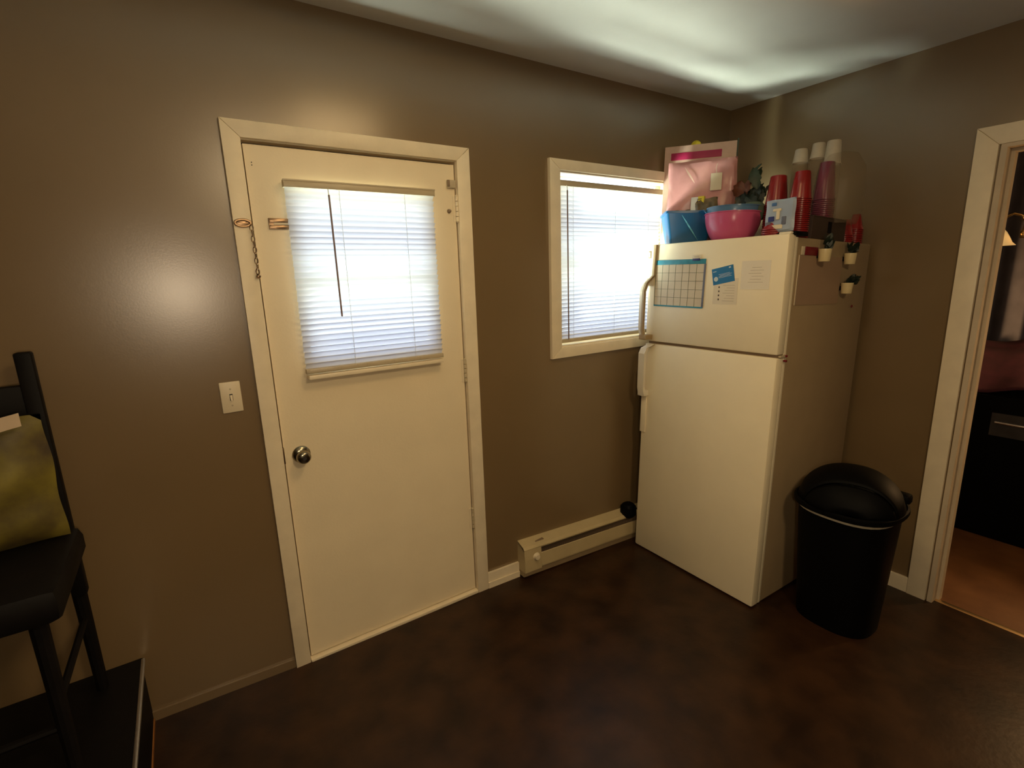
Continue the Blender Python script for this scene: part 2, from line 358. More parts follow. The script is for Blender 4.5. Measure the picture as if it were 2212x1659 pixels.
# ------------------------------------------------------------------ exterior door
d = thing('door_1', 'cream exterior door with a blind-covered upper pane', 'door', (0, 0, 0)); struct(d)
GX0, GX1, GZ0, GZ1 = 0.379, 0.942, 1.25, 1.905
bm = B()
for (x0, x1, z0, z1) in ((DX0+.002, GX0, .016, 2.03), (GX1, DX1-.003, .016, 2.03), (GX0, GX1, .016, GZ0), (GX0, GX1, GZ1, 2.03)):
    box(bm, (x0, 0.002, z0), (x1, 0.046, z1))
bmesh.ops.remove_doubles(bm, verts=bm.verts, dist=1e-5)
obj('door_slab', bm, M_door, d, smooth=False)
bm = B()
for (x0, x1, z0, z1) in ((GX0+.0005, GX0+.03, GZ0, GZ1), (GX1-.03, GX1-.0005, GZ0, GZ1), (GX0+.03, GX1-.03, GZ0, GZ0+.03), (GX0+.03, GX1-.03, GZ1-.03, GZ1), (GX0+.03, GX1-.03, 1.555, 1.59)):
    box(bm, (x0, .012, z0), (x1, .040, z1))
obj('sash', bm, M_trim, d, smooth=False)
obj('pane', nb((GX0+.03, .024, GZ0+.03), (GX1-.03, .027, GZ1-.03)), M_glass, d, smooth=False)
kn = obj('door_knob', lathe(B(), [(0.001, -.062), (.016, -.062), (.022, -.058), (.0265, -.048), (.027, -.04), (.022, -.03), (.013, -.024), (.012, -.008)], 32, (0, 0, 0), 'Y'), M_nickel, d, loc=(.325, 0, .905))
tag(kn, 'antique nickel round knob')
obj('rose', lathe(B(), [(0.012, -.014), (.02, -.013), (.03, -.008), (.034, -.003), (.034, .001)], 32, (0, 0, 0), 'Y'), M_nickel, kn)
obj('keyhole', lathe(B(), [(0.0005, -.0635), (.007, -.0635), (.0075, -.0615)], 16, (0, 0, 0), 'Y'), M_dark, kn)
obj('latch_plate', nb((DX0-.004, -.004, .88), (DX0+.003, .01, .945), bev=.001), M_brass, d)
for hz in (1.80, 1.09, .35):
    bm = B()
    for k in range(5): lathe(bm, [(0.0001, k*.021), (.0065, k*.021+.0005), (.0065, k*.021+.0195), (0.0001, k*.021+.02)], 12)
    lathe(bm, [(.0001, -.006), (.004, -.004), (.0075, 0)], 12); lathe(bm, [(.0075, .105), (.004, .109), (.0001, .111)], 12)
    hg = obj('hinge', bm, M_trim if hz > 1.5 else M_rail, d, loc=(DX1-.0, -.006, hz))
    obj('hinge_leaf', nb((-.016, -.0005+.006, 0), (.0, .0075, .105)), M_trim, hg)
tp = obj('latch_bracket', nb((1.025, -.012, 1.935), (1.062, .0015, 1.968), bev=.003), M_rail, d); tag(tp, 'tan plastic alarm contact near top corner')
obj('contact_face', nb((1.023, -.015, 1.940), (1.034, -.0115, 1.966), bev=.001), M_gasket, tp)
obj('screw_hook', lathe(B(), [(.0001, -.014), (.006, -.012), (.008, -.004), (.009, .002)], 12, (1.03, 0, 1.842), 'Y'), M_gasket, d)
ct = obj('chain_track', nb((.314, -.004, 1.752), (.392, .0015, 1.790), bev=.001), M_brass, d); tag(ct, 'brass slotted track of the door chain')
obj('track_slot', nb((.330, -.0075, 1.7675), (.392, -.003, 1.7745)), M_cream, ct)
obj('track_flange', nb((.316, -.009, 1.776), (.392, -.004, 1.787), bev=.001), M_brass, ct)
obj('track_flange', nb((.316, -.009, 1.755), (.392, -.004, 1.7655), bev=.001), M_brass, ct)
for px, pz in ((.285, 1.972), (.285, 1.963)):
    obj('nail_hole', lathe(B(), [(.0001, .0), (.0018, .0), (.0018, .003)], 8, (px, 0.0005, pz), 'Y'), M_dark, d)
struct(obj('trim_6', nb((DX0-.002, -.02, fz(.5)-.004), (DX1+.003, .12, fz(.5)+.012), bev=.003), M_trim), 'worn cream sill under the exterior door', 'door sill')
# outside step below the door and ground
struct(obj('ground', nb((-2, .14, -.6), (6, 6, -.5)), M_ground, smooth=False), 'ground outside', 'ground')

# ------------------------------------------------------------------ window
w = thing('window_1', 'white sash window behind a closed mini-blind', 'window'); struct(w)
bm = B()
for (x0, x1, z0, z1, y0, y1) in ((WX0+.006, WX0+.046, WZ0+.006, WZ1-.006, .085, .12), (WX1-.046, WX1-.006, WZ0+.006, WZ1-.006, .085, .12), (WX0+.046, WX1-.046, WZ0+.006, WZ0+.05, .085, .12), (WX0+.046, WX1-.046, WZ1-.012, WZ1-.006, .085, .12), (WX0+.046, WX1-.046, 1.61, 1.65, .08, .12)):
    box(bm, (x0, y0, z0), (x1, y1, z1))
obj('window_frame', bm, M_trim, w, smooth=False)
obj('pane', nb((WX0+.046, .100, WZ0+.05), (WX1-.046, .103, 1.61)), M_glass, w, smooth=False)
obj('pane', nb((WX0+.046, .100, 1.65), (WX1-.046, .103, WZ1-.012)), M_glass, w, smooth=False)

# ------------------------------------------------------------------ blinds
def slat_mesh(L, chord, tilt):
    bm = B(); n = 4
    def f(u, v):
        s = (v-.5)*chord; cr = 0.0016*(1-(2*v-1)**2)
        y = s*math.cos(tilt)-cr*math.sin(tilt); z = s*math.sin(tilt)+cr*math.cos(tilt)
        return Vector(((u-.5)*L, -y, z))
    grid(bm, f, 1, n)
    return bm
def blind(name, label, x0, x1, ztop, zbot, yc, pitch, tilt, wandx, wandlen, cords, hr=0.026, gap=0.0):
    t = thing(name, label, 'window blind', (0, 0, 0))
    bm = B(); box(bm, (x0-.004, yc-.014, ztop-hr), (x1+.004, yc+.014, ztop), bev=.002)
    box(bm, (x0-.004, yc-.016, ztop-.004), (x1+.004, yc-.010, ztop+.001))
    obj('headrail', bm, M_rail, t)
    z = ztop-hr-.010; zb = zbot+.016; n = int((z-zb)/pitch); p = (z-zb)/n
    src = None
    for i in range(n+1):
        zz = z-i*p; tl = tilt+random.uniform(-.02, .02)
        if src is None:
            src = obj('slat', slat_mesh(x1-x0, .0255, tilt), M_slat, t, loc=((x0+x1)/2, yc, zz)); o = src
        else: o = inst(src, 'slat', t, ((x0+x1)/2+random.uniform(-.0008, .0008), yc, zz), (random.uniform(-.025, .025), random.uniform(-.0006, .0006), 0))
    bm = B(); box(bm, (x0-.001, yc-.012, zbot-.013), (x1+.001, yc+.012, zbot+.006), bev=.003)
    for k in range(5): box(bm, (x0+(x1-x0)*k/5+.002, yc-.0135, zbot-.006), (x0+(x1-x0)*k/5+.012, yc-.0115, zbot+.004))
    obj('bottom_rail', bm, M_rail, t)
    for cx in cords:
        bm = B()
        for dy in (-.0125, .0125): tube(bm, [(cx, yc+dy, ztop-hr), (cx, yc+dy, zbot)], .0007, 5)
        for i in range(0, n+1, 1): tube(bm, [(cx, yc-.0125, z-i*p-.009), (cx, yc+.0125, z-i*p+.009)], .0004, 4)
        obj('ladder_cord', bm, M_cord, t)
    wd = obj('tilt_wand', tube(B(), [(wandx, yc-.020, ztop-hr-.02), (wandx+.003, yc-.020, ztop-hr-.02-wandlen)], .0036, 6), M_wand, t)
    obj('wand_hook', tube(B(), [(wandx, yc-.014, ztop-hr+.006), (wandx-.002, yc-.022, ztop-hr-.008), (wandx, yc-.020, ztop-hr-.022)], .0016, 6), M_cord, wd)
    return t
blind('window_blind', 'closed ivory mini-blind mounted on the exterior door', .374, .944, 1.918, 1.236, -.030, .0208, math.radians(59), .520, .44, (.56, .815))
blind('window_blind', 'closed ivory mini-blind inside the window frame beside the refrigerator', 1.640, 2.400, 2.014, 1.222, .022, .0208, math.radians(56), 1.690, .74, (1.735, 2.03, 2.29))
# holder bracket below door blind
obj('blind_ledge', nb((.380, -.042, 1.200), (.944, .0025, 1.217), bev=.003), M_trim, d)

# ------------------------------------------------------------------ door chain
ch = thing('door_chain', 'brass security chain hanging on the door casing', 'door chain', (.232, -.018, 1.765))
bm = B(); n = 24
pts = [(math.cos(2*PI*k/n)*.024, -.004, math.sin(2*PI*k/n)*.011) for k in range(n)]
obj('bracket', tube(bm, pts, .0042, 6, True), M_brass, ch, loc=(-.002, 0, .004))
obj('bracket_plate', nb((-.026, -.002, -.006), (.024, 0.0, .014), bev=.001), M_brass, ch)
def link_bm():
    n = 16; L, Wd = .0115, .0055
    return tube(B(), [(math.cos(2*PI*k/n)*Wd, 0, math.sin(2*PI*k/n)*L) for k in range(n)], .0014, 5, True)
src = None; z = -.012; x = .022
for i in range(9):
    rz = 0 if i % 2 == 0 else PI/2
    if src is None: src = obj('chain_link', link_bm(), M_brass, ch, loc=(x, -.010, z), rot=(0, .05, rz))
    else: inst(src, 'chain_link', ch, (x, -.010, z), (0, .05, rz))
    z -= .0185; x += random.uniform(-.0005, .001)
obj('chain_end_knob', lathe(B(), [(.0001, -.006), (.008, -.005), (.008, .003), (.004, .006), (.0001, .007)], 12), M_brass, ch, loc=(x, -.010, z+.004), rot=(1.2, 0.3, 0))

# ------------------------------------------------------------------ light switch
sw = thing('light_switch', 'ivory single-toggle light switch on the wall left of the door', 'light switch', (.117, 0, 1.170))
obj('switch_plate', nb((-.033, -.006, -.056), (.033, -.0003, .056), bev=.003), M_switch, sw)
obj('toggle', hexa(B(), [(-.004, -.006, -.009), (.004, -.006, -.009), (.004, -.006, .009), (-.004, -.006, .009), (-.003, -.016, -.010), (.003, -.016, -.010), (.003, -.014, -.003), (-.003, -.014, -.003)]), M_switch, sw, smooth=False)
obj('toggle_slot', nb((-.005, -.0066, -.012), (.005, -.0058, .012)), M_dark, sw, smooth=False)
for s in (-.030, .030): obj('screw', lathe(B(), [(.0001, -.0075), (.003, -.0070), (.0035, -.0055)], 10, (0, 0, s), 'Y'), M_rail, sw)

# ------------------------------------------------------------------ baseboard heater
ht = thing('baseboard_heater', 'almond electric baseboard heater running under the window', 'heater', (0, 0, 0))
X0h, X1h = 1.327, 2.45
def hz_(x): return fz(x)+.012
def prism(bm, x0, x1, prof):
    a = [bm.verts.new((x0, y, z+hz_(x0))) for y, z in prof]; b = [bm.verts.new((x1, y, z+hz_(x1))) for y, z in prof]
    n = len(prof)
    for i in range(n): bm.faces.new((a[i], a[(i+1) % n], b[(i+1) % n], b[i]))
    bm.faces.new(list(reversed(a))); bm.faces.new(b); return bm
topz = .190
obj('top_panel', prism(B(), X0h, X1h, [(-.0005, topz), (-.0005, topz-.010), (-.052, topz-.032), (-.062, topz-.040), (-.064, topz-.032), (-.054, topz-.020)]), M_heater, ht, smooth=False)
obj('front_panel', prism(B(), X0h+.11, X1h, [(-.066, topz-.075), (-.062, topz-.073), (-.062, .040), (-.068, .036), (-.070, .045)]), M_heater, ht, smooth=False)
obj('end_box', prism(B(), X0h, X0h+.11, [(-.0005, topz-.008), (-.052, topz-.024), (-.063, topz-.036), (-.068, .10), (-.068, .028), (-.0005, .028)]), M_heater, ht, smooth=False)
obj('base_lip', prism(B(), X0h, X1h, [(-.0005, .0), (-.055, .0), (-.060, .030), (-.0005, .030)]), M_fside, ht, smooth=False)
obj('back_panel', prism(B(), X0h+.11, X1h, [(-.0005, .030), (-.006, .030), (-.006, topz-.012), (-.0005, topz-.010)]), M_dark, ht, smooth=False)
bm = B()
for i in range(75):
    x = X0h+.125+i*.0128; box(bm, (x, -.052, .05+hz_(x)), (x+.0012, -.010, topz-.07+hz_(x)))
tag(obj('fins', bm, M_gasket, ht, smooth=False), kind='stuff')
obj('thermostat_knob', lathe(B(), [(.0001, -.016), (.014, -.015), (.017, -.004), (.022, 0)], 24, (X0h+.075, -.067, .105+hz_(1.4)), 'Y'), M_switch, ht)
obj('vent_label', nb((X0h+.09, -.040, topz-.0225+hz_(1.45)), (X0h+.145, -.012, topz-.013+hz_(1.45))), M_gasket, ht, smooth=False)
t = thing('cord_box', 'small black lump resting on the heater end by the refrigerator', 'box', (2.11, -.05, hz_(2.1)+topz-.018))
obj('body', lathe(B(), [(.0001, -.03), (.034, -.028), (.045, -.01), (.043, .035), (.030, .052), (.0001, .056)], 12, sq=3), M_black, t)
obj('cable', tube(B(), [(.03, 0, 0), (.08, .01, -.02), (.14, .02, .02), (.2, .03, .08)], .006, 8), M_black, t)

# ------------------------------------------------------------------ refrigerator
FO = Vector((2.096, -.855, -.073)); FT_ = 0.03685
FR = Euler((0, FT_, 0)); FM = Matrix.Translation(FO) @ FR.to_matrix().to_4x4()
def FL(x, y, z): return FM @ Vector((x, y, z))
fr = thing('refrigerator', 'almond top-freezer refrigerator in the corner, handles on its left', 'refrigerator', FO, FR)
FW, FH = .735, 1.775
bm = B(); box(bm, (.085, 0.0, .03), (.79, FW-.01, FH-.010), bev=.006)
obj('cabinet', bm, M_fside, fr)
obj('flange', nb((.070, .0, .03), (.088, FW-.01, FH-.010), bev=.002), M_fridge, fr)
obj('gasket', nb((.058, .012, .04), (.071, FW-.02, FH-.02)), M_gasket, fr)
ZD = 1.262
fd = obj('freezer_door', nb((.0, -.008, ZD), (.058, FW, FH), bev=.008), M_fridge, fr)
rd = obj('fridge_door', nb((.0, -.008, .036), (.058, FW, ZD-.014), bev=.008), M_fridge, fr)
obj('door_gap', nb((.02, .0, ZD-.016), (.06, FW-.01, ZD+.002)), M_gasket, fr)
obj('kick_grille', nb((.075, .01, -.012), (.10, FW-.02, .034)), M_dark, fr)
for y_ in (.02, FW-.07): obj('foot', nb((.10, y_, .0), (.14, y_+.04, .034)), M_dark, fr)
obj('hinge_cover', nb((.02, -.004, FH), (.085, .05, FH+.010), bev=.004), M_handle, fr)
obj('middle_hinge', nb((.02, -.013, ZD-.012), (.074, -.001, ZD-.002), bev=.002), M_rail, fr)
for (dy, dz) in ((0, 0), (-.004, -.022)):
    obj('hinge_pin', lathe(B(), [(.0001, -.014), (.005, -.013), (.005, 0)], 10, (.062, -.006, ZD-.006+dz), 'Y'), M_redmag, fr)
# freezer handle: long vertical strip with offset grip
def strip(bm, pts, w0, w1):
    # pts (x,y,z) centre of right edge; extrude thickness
    for (a, b) in zip(pts, pts[1:]):
        hexa(bm, [(a[0], a[1], a[2]), (a[0]+a[3], a[1], a[2]), (a[0]+a[3], a[1]+w0, a[2]), (a[0], a[1]+w0, a[2]),
                  (b[0], b[1], b[2]), (b[0]+b[3], b[1], b[2]), (b[0]+b[3], b[1]+w0, b[2]), (b[0], b[1]+w0, b[2])])
    return bm
hd = obj('handle', nb((-.012, .694, 1.560), (.0, .740, FH-.002), bev=.003), M_handle, fd); tag(hd, 'ivory handle strip with tan edging')
obj('grip', strip(B(), [(-.046, .712, 1.300, .016), (-.052, .714, 1.34, .016), (-.052, .714, 1.53, .016), (-.040, .712, 1.56, .016), (-.014, .700, 1.60, .016)], .030, 0), M_handle, hd, smooth=False)
bm = strip(B(), [(-.058, .700, 1.292, .020), (-.060, .708, 1.32, .016), (-.060, .708, 1.535, .016), (-.048, .704, 1.575, .018), (-.018, .684, 1.615, .018), (-.016, .680, FH-.002, .016)], .012, 0)
box(bm, (-.056, .684, 1.272), (.0, .735, 1.300), bev=.004)
obj('tan_edge', bm, M_handle_trim, hd, smooth=False)
obj('end_cap', nb((-.0135, .712, 1.705), (-.0115, .730, 1.742), bev=.0005), M_handle_trim, hd)
obj('end_cap_inset', nb((-.0145, .716, 1.711), (-.0130, .726, 1.736), bev=.0004), M_handle, hd)
h2 = obj('handle', strip(B(), [(-.042, .690, .968, .016), (-.046, .694, 1.00, .016), (-.048, .694, 1.195, .016), (-.036, .690, 1.225, .016), (-.006, .664, 1.247, .016)], .042, 0), M_handle, rd, smooth=False)
obj('handle_foot', nb((-.040, .690, .955), (.0, .738, .985), bev=.004), M_handle, h2)
obj('lower_trim', nb((-.006, .700, .74), (.0, .738, .955), bev=.002), M_fridge, rd)

# things stuck on the freezer door (each its own thing, plane x=0 local)
def fthing(name, label, cat, p, group=None, extra=None):
    R = FR.to_matrix()
    if extra is not None: R = R @ extra
    return thing(name, label, cat, FL(*p), R.to_euler(), group)
cal = fthing('magnetic_calendar', 'dry-erase month calendar with teal and purple border on the freezer door', 'calendar', (-.001, .387, 1.455), extra=Matrix.Rotation(.012, 3, 'X'))
CW, CHh = .300, .232
obj('board', nb((-.0015, 0, 0), (0, CW, CHh)), M_board, cal, smooth=False)
obj('header_band', nb((-.0028, -.004, CHh-.022), (-.001, CW+.002, CHh+.002), bev=.0004), M_teal, cal)
obj('side_band', nb((-.0026, -.006, .0), (-.001, .004, CHh-.022)), M_purple, cal)
obj('bottom_band', nb((-.0026, -.004, -.004), (-.001, CW, .003)), M_teal, cal)
obj('left_band', nb((-.0024, CW-.003, 0), (-.001, CW, CHh-.022)), M_gridl, cal)
bm = B()
for i in range(1, 7): box(bm, (-.0023, .004+(CW-.007)*i/7-.0009, .003), (-.001, .004+(CW-.007)*i/7+.0009, CHh-.022))
for j in range(1, 5): box(bm, (-.0023, .004, .003+(CHh-.025)*j/5-.0009), (-.001, CW-.003, .003+(CHh-.025)*j/5+.0009))
obj('grid_lines', bm, M_gridl, cal, smooth=False)
cm = fthing('clip_magnet', 'small white tag magnet with a blue bar above the calendar', 'magnet', (-.004, .405, 1.684))
obj('tag_plate', nb((-.002, 0, .004), (0, .052, .026), bev=.0006), M_paper, cm)
obj('blue_bar', nb((-.0035, .008, -.002), (-.001, .050, .008), bev=.001), M_navy, cm)
obj('print_line', nb((-.0024, .012, .018), (-.0018, .042, .0195)), M_ink, cm)
obj('print_line', nb((-.0024, .012, .013), (-.0018, .040, .0145)), M_ink, cm)
cd = fthing('appointment_card', 'bright blue card with white print hanging tilted on the freezer door', 'card', (-.001, .222, 1.583), extra=Matrix.Rotation(-.19, 3, 'X'))
obj('card', nb((-.001, 0, 0), (0, .112, .076)), M_card, cd, smooth=False)
bm = B()
for k, (y0, y1) in enumerate(((.012, .078), (.018, .080), (.010, .074), (.02, .078))): box(bm, (-.0016, y0, .028+k*.005), (-.0008, y1, .0295+k*.005))
box(bm, (-.0016, .012, .064), (-.0008, .022, .070)); box(bm, (-.0016, .088, .060), (-.0008, .106, .063))
obj('print_lines', bm, M_cardw, cd, smooth=False)
obj('logo', lathe(B(), [(.0001, -.0018), (.011, -.0018), (.011, -.0008)], 16, (0, .094, .026), 'X'), M_cardw, cd).scale = (1, 1, 1)
pl = fthing('paper_list', 'cream paper list hanging under the blue card', 'paper', (-.0005, .205, 1.475))
obj('sheet', nb((-.0006, 0, 0), (0, .125, .120)), M_paper, pl, smooth=False)
bm = B()
for k in range(4): box(bm, (-.0012, .092, .018+k*.019), (-.0005, .098, .026+k*.019))
obj('dark_marks', bm, M_inkd, pl, smooth=False)
bm = B()
for k in range(7): box(bm, (-.0012, .015, .015+k*.012), (-.0005, .075-(k % 3)*.01, .0165+k*.012))
obj('print_lines', bm, M_ink, pl, smooth=False)
pn = fthing('paper_notice', 'pale paper notice stuck right of the blue card', 'paper', (-.0005, .058, 1.545))
obj('sheet', nb((-.0006, 0, 0), (0, .135, .125)), M_paper2, pn, smooth=False)
bm = B()
for k in range(6): box(bm, (-.0012, .03+(k % 2)*.01, .03+k*.013), (-.0005, .10-(k % 3)*.008, .0315+k*.013))
obj('print_lines', bm, M_ink, pn, smooth=False)
# side of the refrigerator, plane y=0 local
R90 = None
sp = fthing('paper_sheet', 'large pinkish paper sheet on the refrigerator side', 'paper', (.103, -.001, 1.476))
obj('sheet', nb((0, -.0008, 0), (.40, 0, .215)), M_sheet, sp, smooth=False)
obj('fold_edge', nb((.0, -.003, 0), (.006, -.0006, .215), bev=.0005), M_cream, sp)
rm = fthing('red_magnet', 'dark red rectangular magnet at the top of the refrigerator side', 'magnet', (.150, -.0015, 1.692))
obj('magnet_face', nb((0, -.004, 0), (.108, 0, .036), bev=.001), M_redmag, rm)
wt = fthing('white_tag', 'small cream tag left of the dark red magnet', 'magnet', (.118, -.0015, 1.692))
obj('tag_face', nb((0, -.002, 0), (.029, 0, .036), bev=.0006), M_cream, wt)
def planter(label, x, z, r, h, leaves, seed, dirv):
    random.seed(seed)
    t = fthing('magnetic_planter', label, 'planter', (x, -.002, z), group='small cream magnetic planters on the refrigerator side')
    bm = lathe(B(), [(.0001, 0), (r*.80, 0), (r*.85, .002), (r, h), (r*.88, h), (r*.8, h*.8), (.0001, h*.8)], 24, (0, -r-.003, 0))
    obj('pot', bm, M_pot, t)
    obj('magnet_back', nb((-.008, -.006, h*.3), (.008, 0, h*.7)), M_black, t)
    lm = None
    for k in range(leaves):
        a = random.uniform(0, 2*PI); L = random.uniform(.025, .05)
        def f(u, v, L=L):
            wv = .012*math.sin(PI*min(1, u*.95+.05)); return Vector(((v-.5)*2*wv, 0.004*math.sin(PI*u), u*L))
        o = obj('leaf', grid(B(), f, 5, 2), M_leafd, t)
        dd = (Vector(dirv)+Vector((random.uniform(-.8, .8), random.uniform(-.7, .2), random.uniform(-.3, .6)))).normalized()
        o.location = (random.uniform(-.3, .3)*r+dirv[0]*random.uniform(0, .07), -r-.003+random.uniform(-.3, .3)*r, h*.9+dirv[2]*random.uniform(0, .06))
        o.rotation_euler = (dd.to_track_quat('Z', 'Y').to_matrix() @ Matrix.Rotation(a, 3, 'Z')).to_euler()
planter('cream magnetic planter beside the dark red magnet', .262, 1.666, .027, .054, 22, 1, (.25, 0, .6))
planter('cream magnetic planter at upper right of the refrigerator side', .510, 1.660, .026, .050, 22, 2, (.3, 0, .5))
planter('tapered cream planter with a long trailing dark plant, lowest of the three', .515, 1.524, .026, .050, 30, 3, (1.0, 0, .35))
obj_ = fthing('round_magnet', 'tiny dark round magnet low on the refrigerator side', 'magnet', (.66, -.001, 1.46))
obj('magnet_face', lathe(B(), [(.0001, -.004), (.006, -.004), (.007, 0)], 12, (0, 0, 0), 'Y'), M_redmag, obj_)

# ------------------------------------------------------------------ things on top of the refrigerator
TZ = FH-.010
def topthing(name, label, cat, x, y, z=TZ, rz=0.0, group=None):
    return fthing(name, label, cat, (x, y, z+.0005), group, extra=Matrix.Rotation(rz, 3, 'Z'))
# blue bin (tapered rectangular)
def tapered(bm, w0, d0, w1, d1, h, t=.003, rim=.006):
    # outer + inner shell; centre at 0
    def ring(w, d, z, r=.012, n=4):
        pts = []
        for (sx, sy, a0) in ((1, 1, 0), (-1, 1, PI/2), (-1, -1, PI), (1, -1, 1.5*PI)):
            for k in range(n+1):
                a = a0+PI/2*k/n; pts.append(bm.verts.new((sx*(w/2-r)+r*math.cos(a), sy*(d/2-r)+r*math.sin(a), z)))
        return pts
    R = [ring(w0, d0, 0), ring(w1, d1, h-.012), ring(w1+2*rim, d1+2*rim, h-.012), ring(w1+2*rim, d1+2*rim, h), ring(w1-2*t, d1-2*t, h), ring(w0-2*t, d0-2*t, t)]
    n = len(R[0])
    for a, b in zip(R, R[1:]):
        for k in range(n): bm.faces.new((a[k], a[(k+1) % n], b[(k+1) % n], b[k]))
    bm.faces.new(list(reversed(R[0]))); bm.faces.new(R[-1]); return bm
bin_ = topthing('blue_bin', 'bright blue tapered plastic bin at the left end of the fridge top', 'bin', .150, .628, rz=.85)
obj('body', tapered(B(), .155, .18, .195, .235, .172), M_blue, bin_)
def scf(u, v):
    y = -.03+.07*(1-u)*1.35-.02; z = .035+.115*(1-u)
    return Vector((-.0865-(z/.168)*.0222-.0006, y+.0+(v-.5)*.006*math.sin(PI*min(1, u+.08)), z+(v-.5)*.010*math.sin(PI*min(1, u+.08))))
obj('scuff', grid(B(), lambda u, v: Vector((-.0815-(( .025+.125*(1-u))/.168)*.0222-.0030, -.045+.088*(1-u)+(v-.5)*.018*math.sin(PI*(u*.9+.05)), .025+.125*(1-u)+(v-.5)*.014*math.sin(PI*(u*.9+.05)))), 14, 2), M_bluescuff, bin_)
rh = topthing('pink_ribbon', 'coil of pink ribbon over the rear rim of the blue bin', 'ribbon', .14, .74, TZ+.170)
obj('loop', tube(B(), [(.02*math.cos(a), .022*math.sin(a), .006+.004*math.sin(2*a)) for a in [2*PI*k/20 for k in range(20)]], .0028, 6, True), M_pink, rh)
obj('loop', tube(B(), [(.016*math.cos(a), .016+.02*math.sin(a), .010+.004*math.sin(3*a)) for a in [2*PI*k/20 for k in range(20)]], .0024, 6, True), M_pink, rh)
# pink bowl and blue bowl nested
def bowl(bm, r, h, foot=.45, t=.003):
    pr_ = []
    for k in range(13):
        a = k/12; pr_.append((r*(foot+(1-foot)*math.sin(a*PI/2)**.75), h*a**1.25))
    pr_ += [(r+.004, h), (r+.004, h+.004), (r-t, h+.004)]
    for k in range(12, -1, -1):
        a = k/12; pr_.append(((r-t)*(foot+(1-foot)*math.sin(a*PI/2)**.75), max(t, h*a**1.25)))
    return lathe(bm, [(.0001, 0)]+pr_+[(.0001, t)], 48)
pb = topthing('mixing_bowl', 'glossy pink plastic mixing bowl at the front edge of the fridge top', 'bowl', .155, .360)
obj('body', bowl(B(), .128, .136, .50), M_pink, pb)
bb = topthing('mixing_bowl', 'translucent blue bowl nested inside the pink bowl', 'bowl', .160, .362, TZ+.066)
obj('body', bowl(B(), .122, .098, .55), M_cyanbowl, bb)
obj('pour_spout', hexa(B(), [(-.05, .10, .07), (-.02, .115, .07), (-.02, .12, .07), (-.05, .11, .07), (-.08, .118, .104), (-.03, .148, .104), (-.028, .15, .108), (-.078, .122, .108)]), M_cyanbowl, bb, smooth=False)
# pink board / folder and bag
fo = topthing('pink_board', 'large pale pink board with a magenta band standing upright at the back', 'board', .31, .690, rz=.58)
obj('panel', nb((-.010, -.182, 0), (.010, .185, .548), bev=.002), M_paperpink, fo)
obj('magenta_band', nb((-.0122, -.11, .475), (-.0095, .15, .512), bev=.001), M_magenta, fo)
obj('green_edge', nb((-.012, -.189, .46), (.012, -.1825, .558), bev=.001), M_leafg, fo)
yb = topthing('yellow_ball', 'small bright yellow ball on top of the pink board', 'ball', .33, .735, TZ+.552)
bm = B(); bmesh.ops.create_icosphere(bm, subdivisions=3, radius=.028)
obj('ball', bm, M_yellow, yb)
def pillow(bm, w, d, h, px=.6, n=14, wr=.004, seed=0):
    rnd = random.Random(seed); ph = [rnd.uniform(0, 6) for _ in range(8)]
    def f(u, v, s):
        y = (u-.5)*w; z = v*h
        b = (max(0, 1-(2*u-1)**4)*max(0, 1-(2*v-1)**4))**px
        wk = wr*(math.sin(9*u+ph[0]+4*v)+.6*math.sin(17*v+ph[1]+7*u)+.5*math.sin(23*u*v+ph[2]))
        return Vector((s*(d/2*b)+wk*b, y+min(.003, wr)*math.sin(11*v+ph[3]), z+min(.003, wr)*math.sin(9*u+ph[4])))
    grid(bm, lambda u, v: f(u, v, -1), n, n); grid(bm, lambda u, v: f(u, v, 1), n, n)
    bmesh.ops.remove_doubles(bm, verts=bm.verts, dist=.0008)
    return bm
pg = topthing('pink_bag', 'pink translucent bag with a cream hang-tag leaning in front of the pink board', 'bag', .25, .625, TZ+.0, rz=.50)
obj('body', pillow(B(), .345, .045, .45, n=26, seed=3, px=.28), M_pinkbag, pg)
htg = obj('hang_tag', nb((-.0015, -.105, .305), (.0, -.050, .390), bev=.001), M_cream, pg, loc=(-.036, 0, -.02)); tag(htg, 'cream rectangular hang-tag')
obj('tag_loop', tube(B(), [(-.001, -.078, .388), (-.004, -.074, .412), (-.001, -.078, .435)], .0014, 6), M_cream, htg)
obj('fold', grid(B(), lambda u, v: Vector((-.030-.004*math.sin(PI*u), .085-.055*u+(v-.5)*.010*math.sin(PI*(u*.9+.05)), .415-.085*u)), 10, 2), M_paperpink, pg)
pg2 = topthing('pink_bag', 'narrow pale pink sheet standing at the far left behind the blue bin', 'bag', .22, .795, TZ)
obj('body', pillow(B(), .06, .015, .36, n=12, seed=5), M_pinkbag, pg2)
# snack boxes inside the bin
sn = topthing('snack_box', 'white and yellow snack box with dark letters standing in the blue bin', 'box', .165, .590, TZ+.075, rz=.35)
obj('carton', nb((-.012, -.045, 0), (.012, .02, .172), bev=.001), M_white, sn)
obj('yellow_panel', nb((-.0135, -.046, .0), (.013, -.016, .174), bev=.001), M_yellow, sn)
fc = bpy.data.curves.new('lettering', 'FONT'); fc.body = 'ISH'; fc.size = .034; fc.extrude = .0004; fc.align_x = 'CENTER'
me_t = bpy.data.objects.new('tmp_text', fc); COL.objects.link(me_t)
bpy.context.view_layer.update()
dg = bpy.context.evaluated_depsgraph_get(); tm = bpy.data.meshes.new_from_object(me_t.evaluated_get(dg)); bpy.data.objects.remove(me_t)
tm.materials.clear(); tm.materials.append(M_inkd)
lt = bpy.data.objects.new('lettering', tm); COL.objects.link(lt); lt.parent = sn; lt.location = (-.0150, -.012, .140)
lt.rotation_euler = (Matrix(((0, 0, -1), (0, -1, 0), (-1, 0, 0))).transposed()).to_euler()
